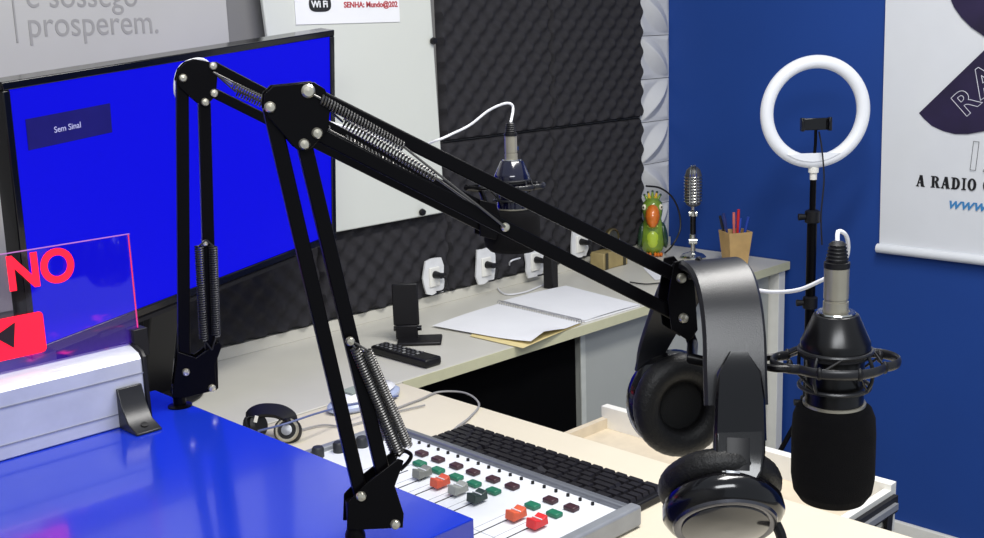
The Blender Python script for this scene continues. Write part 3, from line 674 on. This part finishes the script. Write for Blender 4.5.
text('outlined_lettering', 'R', .085, rotM(44), bpx(965, 117, .001), WPR, bn, outline=.0009, off=.002)
text('outlined_lettering', 'A', .098, rotM(36), bpx(981, 99, .001), WPR, bn, outline=.0009, off=.002)
text('outlined_lettering', '12', .10, rotM(-4), bpx(963, 168, .001), BPR, bn, outline=.0006, off=.002)
# slab-serif "A RADIO QUE": heavy letters drawn as strokes
def slab(ch, x, h, mb):
    w = {'A': .76, 'R': .76, 'D': .76, 'I': .36, 'O': .74, 'Q': .74, 'U': .76, 'E': .66, ' ': .3}[ch]*h; s_ = .24*h; th = .085*h
    def R_(a, b, c, d): mb.append([(x+a*w, c*h), (x+b*w, c*h), (x+b*w, d*h), (x+a*w, d*h)])
    k = s_/w; v = th/h
    if ch == 'A':
        mb.append([(x+.05*w, 0), (x+.05*w+s_*.55, 0), (x+.56*w, h), (x+.40*w, h)]); mb.append([(x+.36*w, h), (x+.36*w+s_*1.1, h), (x+.96*w, 0), (x+.96*w-s_*1.25, 0)])
        R_(.2, .75, .28, .38); R_(-.02, .36, 0, v); R_(.58, 1.02, 0, v)
    if ch in 'RD': R_(.1, .1+k, 0, 1); R_(-.02, .5, 1-v, 1); R_(-.02, .48, 0, v)
    def ring(cx, cy, rx, ry, a0, a1, t):
        n = 14
        for i in range(n):
            p = [math.radians(a0+(a1-a0)*(i+e)/n) for e in (0, 1)]
            q = []
            for a, e in ((p[0], 0), (p[1], 0), (p[1], 1), (p[0], 1)):
                tx = t if e else 0; q.append((x+cx*w+(rx*w-tx)*math.cos(a), cy*h+(ry*h-tx*.5)*math.sin(a)))
            mb.append(q)
    if ch == 'D': ring(.42, .5, .55, .5, -90, 90, s_)
    if ch == 'R': ring(.45, .74, .45, .26, -90, 90, s_*.95); mb.append([(x+.42*w, .5*h), (x+.42*w+s_, .5*h), (x+1.0*w, 0), (x+1.0*w-s_*1.1, 0)]); R_(.7, 1.05, 0, v)
    if ch == 'I': R_(.25, .78, 0, 1); R_(-.05, 1.05, 0, v); R_(-.05, 1.05, 1-v, 1)
    if ch in 'OQ': ring(.5, .5, .5, .52, 0, 360, s_)
    if ch == 'Q': mb.append([(x+.5*w, .2*h), (x+.7*w, .2*h), (x+1.02*w, -.15*h), (x+.75*w, -.15*h)])
    if ch == 'U': R_(.08, .08+k, .3, 1); R_(.78, .92, .3, 1); ring(.5, .32, .42, .34, 180, 360, s_*.8)
    if ch == 'E': R_(.1, .1+k, 0, 1); R_(0, .95, 0, .12); R_(0, .95, .88, 1); R_(.2, .7, .45, .56)
    return w+.12*h
polys = []; xx = 0; hh = .0305
for ch in 'A RADIO QUE': xx += slab(ch, xx, hh, polys)
o0 = bpx(916, 186.3, .0006); lm = MB()
for i, pl in enumerate(polys): lm.prism([o0+V((-(i % 7)*.00002, -a*1.0, b_)) for a, b_ in pl], (-.0002, 0, 0))
lm.build('black_lettering', BPR, bn)
text('blue_lettering', 'www.aradio', .043, MB_BLUE, bpx(947, 208.0, .0006), CPR, bn, off=.0006, shear=.3, xs=1.06, ext=.0001)

# ================================================================== THINGS ON THE WALL DESK
# parrot figurine
pb = V((-.157, -.060, .75)); pr_ = thing('parrot_figurine', 'glazed green parrot figurine with big orange beak in the desk corner', 'figurine', (pb.x, pb.y, .75), math.atan2(CAM.y-pb.y, CAM.x-pb.x)+PI/2); pr_.scale = (.93, .93, .97)
GP = mat('glazed_green', (120, 150, 52), .2, var=.25, scale=25, coat=.5); GD = mat('glazed_dark_green', (40, 66, 46), .25, coat=.4); YB = mat('glazed_lime', (176, 200, 60), .25, coat=.4)
OB = mat('glazed_orange', (212, 112, 34), .2, var=.2, scale=30, coat=.5); YE = mat('glazed_yellow', (222, 176, 52), .25, coat=.4); WH = mat('glazed_white', (228, 224, 200), .2)
MB().lathe([(0, .004), (.026, .006), (.035, .02), (.040, .05), (.037, .08), (.030, .105), (.0275, .115), (.031, .128), (.0335, .145), (.030, .165), (.018, .178), (0, .182)], 32).build('body', GP, pr_, ang=80)
MB().ball((0, -.018, .055), (.026, .024, .042)).build('belly', YB, pr_)
be = MB(); be.lathe([(0, -.052), (.009, -.050), (.018, -.038), (.0235, -.018), (.022, .0), (.016, .014), (.008, .020), (0, .021)], 24, Matrix.Rotation(math.radians(-22), 3, 'X'), (0, -.034, .142)); be.build('beak', OB, pr_)
MB().tube([(-.016, -.034, .097), (0, -.041, .092), (.016, -.034, .097)], .004, 8).build('lower_beak', YB, pr_)
for s_ in (-1, 1):
    e = MB().ball((s_*.026, -.018, .153), (.008, .008, .010), 14).build('eye', WH, pr_); MB().ball((s_*.029, -.0245, .154), (.003, .003, .004), 10).build('pupil', BLKG, e)
    MB().ball((s_*.037, -.002, .062), (.012, .022, .042), 16, M=Matrix.Rotation(s_*-.15, 3, 'Y')).build('wing', GD, pr_)
    ft = MB()
    for k in (-1, 0, 1): ft.ball((s_*.018+k*.0095, -.036-.003*(1-abs(k)), .007), (.0058, .014, .007), 12)
    ft.build('foot', OB, pr_)
for k, (a, h) in enumerate(((-.9, .016), (-.45, .022), (0, .024), (.45, .022), (.9, .016))):
    q = V((math.sin(a)*.02, 0, .168+math.cos(a)*.008)); c = MB(); c.cyl(q, q+V((math.sin(a)*.012, 0, h)), .0065, .003, 10); c.ball(q+V((math.sin(a)*.013, 0, h)), .0042, 10, mt=1); c.build('crest_feather', [YE if k % 2 else GP, GD], pr_)

# vintage microphone
vb = G(693, 258); vm = thing('vintage_microphone', 'chrome ribbed vintage microphone on a short stand between parrot and pen cup', 'microphone', (vb.x, vb.y, .75), math.atan2(CAM.y-vb.y, CAM.x-vb.x)+PI/2); vm.scale = (.92, .92, 1.16)
MB().lathe([(0, .0), (.040, 0), (.042, .004), (.034, .010), (.012, .016), (.006, .02), (0, .02)], 32).build('base', CHR, vm)
MB().lathe([(.0075, .018), (.0075, .050), (.011, .052), (.011, .062), (.0075, .064)], 20).build('lower_stem', CHR, vm)
MB().lathe([(.0095, .064), (.0095, .108)], 20).build('grip', BLKG, vm)
MB().lathe([(.0075, .108), (.010, .112), (.010, .122), (.006, .126), (.006, .136)], 20).build('upper_stem', CHR, vm)
sw = MB(); sw.cyl((-.013, 0, .116), (.013, 0, .116), .008); sw.cyl((-.013, 0, .044), (.013, 0, .044), .009); sw.build('swivel', CHR, vm)
hd = MB(); pf = []
for z, r in ((.134, .012), (.139, .022), (.150, .0265), (.19, .0275), (.215, .0265), (.228, .022), (.235, .012)): pf.append((r, z))
hd.lathe([(0, .134)]+pf+[(0, .237)], 32, sy=.85); head = hd.build('head', mat('grille_dark', (96, 96, 98), .4, .5), vm)
rb = MB()
for i in range(9):
    z = .148+.0078*i; r = .0285
    rb.tube([(r*math.cos(2*PI*k/32), r*.85*math.sin(2*PI*k/32), z) for k in range(32)], .0016, 6, closed=True)
rb.build('grille_ribs', CHR, head)
vr = MB()
for k in (-1, 0, 1): vr.tube(spline([(k*.010, -.0255, .143), (k*.010, -.026, .19), (k*.009, -.024, .222), (k*.006, -.008, .238), (k*.006, .01, .238)], 5), .0024, 6)
vr.build('front_bars', CHR, head)

# pen cup and pens
cb = G(735, 265); cz = math.atan2(CAM.y-cb.y, CAM.x-cb.x)+PI/2+.45
cupt = thing('pen_cup', 'tan square tapered pen cup near the right end of wall desk', 'pen cup', (cb.x, cb.y, .75), cz)
TAN = mat('tan_wood', (196, 160, 104), .6, var=.1, scale=30, bump=.1)
def sq(r, z): return [(-r, -r, z), (r, -r, z), (r, r, z), (-r, r, z)]
c = MB(); A_, B_, C_, D2 = sq(.026, .0), sq(.036, .10), sq(.033, .10), sq(.024, .004)
c.add(A_+B_+C_+D2, [(3, 2, 1, 0)]+[(i, (i+1) % 4, (i+1) % 4+4, i+4) for i in range(4)]+[(i+4, (i+1) % 4+4, (i+1) % 4+8, i+8) for i in range(4)]+[(i+8, (i+1) % 4+8, (i+1) % 4+12, i+12) for i in range(4)]+[(12, 13, 14, 15)])
c.build('container', TAN, cupt)
for nm, colr, dx, dy, tx, ty, L, lb in (('pen', (40, 50, 110), .008, -.012, -.026, 0, .150, 'dark blue pen leaning left in the tan cup'),
        ('pen', (206, 40, 44), -.012, -.012, .004, 0, .160, 'red pen standing tallest in the tan cup'),
        ('pen', (226, 120, 110), -.004, .010, -.002, 0, .148, 'pinkish pen beside the red pen in the tan cup'),
        ('pen', (36, 70, 170), -.010, .004, .026, 0, .135, 'bright blue pen leaning right in the tan cup'),
        ('pen', (24, 24, 34), .014, .008, -.030, 0, .140, 'black pen at the far left of the tan cup'),
        ('pen', (50, 80, 190), .004, .014, .012, 0, .130, 'short blue pen in the middle of the tan cup')):
    R2 = V((S_.x, S_.y, 0)); q0 = V((cb.x, cb.y, .7555))+R2*(tx*.35)+NF*dy*.6; q1 = V((cb.x, cb.y, .75))+R2*(tx*1.4)+NF*dy+V((0, 0, L))
    pn = thing(nm, lb, 'pen', q0, world=True); mm_ = mat('pen_%d_%d' % (colr[0], colr[2]), colr, .35)
    dd = (q1-q0).normalized(); MB().cyl(q0, q1, .0038, n=12).build('barrel', mm_, pn); MB().cyl(q1-dd*.03, q1+dd*.004, .0046, .004, n=12).build('cap', mm_, pn)

# clock on wooden box
kb_ = V((-.37, -.064, .75)); ck = thing('desk_clock', 'small round brass clock on a wooden block beside the parrot figurine', 'clock', (kb_.x, kb_.y, .75), 0)
MB().box((0, 0, .0245), (.11, .05, .048)).build('block', mat('pale_wood', (160, 142, 96), .5, var=.15, scale=30), ck, bevel=.002)
MB().box((-.04, -.0255, .0245), (.012, .002, .048)).build('strap', mat('dark_olive', (60, 56, 40), .5), ck)
MB().box((.04, -.0255, .0245), (.012, .002, .048)).build('strap', MATS['dark_olive'], ck)
d = MB().lathe([(.026, 0), (.029, .004), (.029, .014), (.025, .017), (.024, .012), (0, .012)], 28, MB_BACK, (.01, .006, .083)).build('dial_case', mat('aged_brass', (116, 104, 70), .35, .7), ck)
MB().lathe([(0, .0135), (.023, .0135), (.023, .0125)], 28, MB_BACK, (.01, .006, .083)).build('dial_face', mat('smoky_glass', (66, 66, 58), .15), d)
MB().cyl((.01, 0, .046), (.01, 0, .058), .006).build('neck', BOLT, ck)
MB().cyl((.045, 0, .048), (.045, 0, .07), .003).ball((.045, 0, .072), .006, 12).build('finial', CHR, ck)

# black speaker-like upright
ub = G(551, 288); u = thing('power_adapter', 'small upright black adapter box standing on the desk near the notebook', 'adapter', (ub.x, ub.y, .75), .2)
MB().box((0, 0, .045), (.030, .03, .089)).build('case', BLKP, u, bevel=.003); MB().box((0.0155, 0, .045), (.001, .02, .06)).build('light_stripe', ALU, u)

# notebook
nb = thing('spiral_notebook', 'open white spiral notebook lying on the wall desk', 'notebook', (-.9*.73, -.32, .75), world=True)
a, b_, c_, d_ = G(436, 322, .757), G(501, 297, .757), G(583, 317, .757), G(529, 343, .757)
def sheet(a, b, c, d, z, curl=0, amp=.002):
    def f(u, v):
        p = a.lerp(b, u).lerp(d.lerp(c, u), v); zz = z+amp*math.sin(u*PI)+curl*max(0, (v-.6)/.4)**2*max(0, 1-abs(u-.25)*2.4)
        return V((p.x, p.y, zz))
    return f
L0, L1, L2, L3 = G(432, 325, .757), G(499, 303, .757), G(581, 322, .757), G(531, 343, .757)
MB().grid(sheet(G(470, 334, .757), L1, L2, G(523, 346, .757), .752, 0, .001), 12, 12).build('under_page', PAPERY, nb)
mb = MB(); mb.grid(sheet(L0, L1, L2, L3, .7555, .014), 20, 20); mb.build('left_page', PAPER, nb)
R0_, R1_, R2_, R3_ = G(503, 300, .757), G(566, 285, .757), G(640, 304, .757), G(585, 320, .757)
MB().grid(sheet(R0_, R1_, R2_, R3_, .7555, 0), 14, 14).build('right_page', PAPER, nb)
MB().prism([V((p.x, p.y, .7508)) for p in (R0_, R1_, R2_, R3_)], (0, 0, .0035)).build('page_block', PAPER, nb)
sp_ = []; pa, pb2 = V((L1.x, L1.y, .758)), V((L2.x, L2.y, .758)); tt = 34
ax_ = (pb2-pa).normalized(); uu_ = V((0, 0, 1)); ww = ax_.cross(uu_)
for i in range(tt*10+1):
    k = i/(tt*10); an = 2*PI*i/10; sp_.append(pa.lerp(pb2, k)+uu_*math.sin(an)*.0055+ww*math.cos(an)*.0065)
MB().tube(sp_, .0008, 5).build('spiral_binding', mat('spiral_wire', (150, 150, 158), .35, .7), nb)

# remote control
r0, r1 = G(380, 348, .76), G(432, 362, .76); rc = (r0+r1)/2; dr = (r1-r0); az = math.atan2(dr.y, dr.x)
rm_ = thing('remote_control', 'long black remote control lying on the wall desk', 'remote control', (rc.x, rc.y, .75), az)
Lr = dr.length+.012
MB().box((0, 0, .0105), (Lr, .046, .019)).build('case', BLKP, rm_, bevel=.005)
GB = mat('grey_rubber_button', (70, 70, 74), .6)
for i in range(9):
    for j in range(3):
        MB().box((-Lr/2+.014+i*(Lr-.05)/9, (-.013+.013*j), .0205), (.006, .007, .0025)).build('button', GB if (i+j) % 3 else mat('white_button', (140, 140, 138), .6), rm_, bevel=.001)

# phone holder
hb = G(420, 342); h = thing('phone_holder', 'black tabletop phone holder with flat back plate beside the remote', 'phone holder', (hb.x, hb.y, .75), YAWR)
D2_ = (hb-CAM).dot(RZ); k_ = D2_/F
MB().box((0, 0, .0045), (44*k_, .07, .008)).build('base', BLKP, h, bevel=.003)
MB().box((-13*k_, .012, .022), (22*k_, .014, .032)).build('stem', BLKP, h, bevel=.002)
MB().box((-13*k_, .012, .086), (26*k_, .008, .098)).build('back_plate', BLKP, h, bevel=.003)
MB().cyl((-26*k_, .012, .03), (2*k_, .012, .03), .006).build('hinge', BLKG, h)

# sockets
SOCK = mat('white_socket_plastic', (222, 222, 222), .4)
for px, py, lab, sd in ((434, 276, 'white wall socket in torn foam behind the phone holder', 3), (486, 266, 'white wall socket with black plug above the open notebook', 5), (535, 261, 'white wall socket just left of the upright black adapter', 8), (580, 243, 'white wall socket with black plug nearest the desk clock', 11)):
    q = on(px, py, 1, -.035); so = thing('wall_socket', lab, 'wall socket', (q.x, -.035, q.z), group='white wall sockets along the desk'); rnd = random.Random(sd); pts = []
    for i in range(14):
        a = 2*PI*i/14; hw, hh_ = .036, .046
        k = 1/max(abs(math.cos(a)), abs(math.sin(a))); k *= rnd.uniform(.88, 1.05); pts.append((hw*math.cos(a)*k, 0, hh_*math.sin(a)*k))
    MB().prism(pts, (0, .005, 0)).build('wall_plate', SOCK, so)
    MB().box((0, -.002, -.002), (.034, .005, .05)).build('socket_face', WHT, so, bevel=.002)
    for zz in (.012,):
        pg = MB(); pg.cyl((0, -.003, zz-.008), (0, -.03, zz-.008), .010, .007, 16); pg.cyl((0, -.012, zz-.008), (.024, -.018, zz-.010), .006, .004, 10); pg.build('plug', BLKP, so)
        MB().tube(spline([(.0, -.028, zz-.009), (.01, -.035, zz-.02), (.004, -.03, -.032), (-.012, -.02, -.036)], 5), .0022, 6).build('plug_cord', BLKP, so)
sc = MB().tube(spline([on(520, 258, 1, -.06), P(510, 262, 3.0), G(509, 272, .757), G(497, 284, .754), G(505, 294, .754), G(525, 292, .754), G(545, 284, .754)], 8), .0022, 8)
solo(sc, 'white_cable', WHC, 'thin white power cord looping on desk behind the notebook', 'cable', G(505, 290, .754))
bc = MB().tube(spline([G(630, 282, .754), G(645, 284, .754), G(660, 283, .754), G(676, 282, .754), G(700, 272, .754), G(742, 270, .754), G(748, 272, .754), G(750, 284, .754)], 8), .0018, 8)
solo(bc, 'black_cable', BLKP, 'thin black cord lying on the right end of the wall desk', 'cable', G(660, 283, .754))
ba = MB().tube(spline([P(646, 186, 3.34), P(660, 188, 3.36), P(672, 197, 3.37), P(679, 212, 3.38), P(680, 230, 3.38), P(672, 246, 3.37), G(665, 253, .754)], 8), .0028, 8)
solo(ba, 'looped_cable', BLKP, 'stiff black cord arching up beside the parrot figurine', 'cable', G(665, 253, .75))
sm = MB(); sm.prism([G(643, 268, .7515), G(672, 262, .7515), G(690, 276, .7515), G(655, 280, .7515)], (0, 0, .0008)); solo(sm, 'paper_sheet', PAPER, 'small white sheet of paper on desk under the arm tip', 'paper', G(665, 270, .751))

# ================================================================== THINGS AROUND THE MIXER
# router / oval white device
q0, q1 = G(335, 409, .76), G(392, 388, .76); c0 = (q0+q1)/2; dv = q1-q0; az = math.atan2(dv.y, dv.x)
rt_ = thing('wireless_router', 'flat white oval device with blue-tinted rim behind the arm', 'router', (c0.x, c0.y, .75), az)
L_ = dv.length/2+.012
MB().lathe([(0, .001), (.9, .001), (1, .006), (1, .012), (.9, .017), (0, .018)], 40, Matrix.Diagonal(V((L_, .042, 1)))).build('lower_shell', mat('bluish_white_plastic', (176, 186, 214), .3), rt_)
MB().lathe([(0, .018), (.82, .018), (.88, .022), (.78, .028), (.3, .033), (0, .033)], 40, Matrix.Diagonal(V((L_, .042, 1)))).build('upper_shell', mat('white_gloss_plastic', (232, 232, 234), .2), rt_)
MB().box((-.02, 0, .0335), (.05, .03, .003)).build('label_plate', mat('pale_green_plate', (150, 160, 150), .4), rt_)
# small headset
hb2 = G(275, 440); k_ = (hb2-CAM).dot(RZ)/F
hs = thing('folded_headset', 'small black folded headset with a silver ringed ear cup by the blue counter', 'headset', (hb2.x, hb2.y, .75), YAWR)
Mc = Matrix.Rotation(math.radians(62), 3, 'X') @ Matrix.Rotation(math.radians(0), 3, 'Y')
cp = (14*k_, -.012, .022)
MB().lathe([(.018, -.022), (.0235, -.018), (.024, -.004), (.0215, 0), (0, 0)], 32, Mc, cp).build('ear_cup', BLKP, hs)
MB().lathe([(.0155, -.0005), (.0165, .003), (.019, .003), (.021, .001), (.0215, -.001)], 32, Mc, cp).build('silver_ring', NICK, hs)
MB().lathe([(.0085, .0), (.0095, .003), (.004, .0045), (0, .0045)], 24, Mc, cp).build('silver_centre', ALU, hs)
MB().lathe([(.016, -.016), (.021, -.012), (.022, .006), (.017, .012), (0, .012)], 32, Matrix.Rotation(math.radians(70), 3, 'Y') @ Matrix.Rotation(.4, 3, 'X'), (-19*k_, .01, .024)).build('ear_cup', BLKP, hs)
MB().ribbon(spline([(-22*k_, .0, .024), (-25*k_, .01, .040), (-15*k_, .016, .049), (3*k_, .014, .048), (15*k_, .004, .040), (18*k_, -.004, .030)], 6), .030, .008, (0, 1, .5)).build('headband', BLKP, hs)
MB().box((-16*k_, -.010, .043), (.006, .001, .012), Matrix.Rotation(.3, 3, 'Y')).build('white_mark', WHT, hs)
hc = MB().tube(spline([G(258, 431, .79), G(285, 424, .80), G(315, 414, .80), G(345, 406, .79), G(375, 401, .775), G(398, 396, .754)], 8), .0018, 8)
solo(hc, 'blue_cable', mat('dull_blue_rubber', (84, 96, 140), .5), 'dull blue cord running from folded headset to behind the arm', 'cable', G(398, 396, .754))
gc = MB().tube(spline([G(300, 430, .754), G(322, 425, .754), G(345, 426, .754), G(368, 420, .754), G(395, 412, .754), G(425, 405, .754)], 8), .0017, 8)
solo(gc, 'grey_cable', GRC, 'thin grey cord on the desk beyond the mixer, under the arms', 'cable', G(345, 426, .754))

# ================================================================== LIGHT
w = bpy.data.worlds.new('world'); scene.world = w; w.use_nodes = True
nt = w.node_tree; bg = nt.nodes['Background']; bg.inputs[0].default_value = (.82, .9, 1, 1); bg.inputs[1].default_value = .55
def area(name, loc, target, sx, sy, power, col=(1, 1, 1)):
    l = bpy.data.lights.new(name, 'AREA'); l.shape = 'RECTANGLE'; l.size = sx; l.size_y = sy; l.energy = power; l.color = col
    o = bpy.data.objects.new(name, l); COL.objects.link(o); o.location = loc; o.rotation_euler = (V(target)-V(loc)).to_track_quat('-Z', 'Y').to_euler()
area('ceiling_light', (-1.5, -1.5, 2.55), (-1.5, -1.4, 0), 1.2, .35, 40, (1, .98, .95))
area('ceiling_light', (-3.2, -2.6, 2.5), (-2.2, -1.2, .9), 1.2, .5, 32, (.96, .98, 1))
scene.view_settings.view_transform = 'Standard'
scene.view_settings.look = 'None'
print('keys', kc, 'rows', xr)
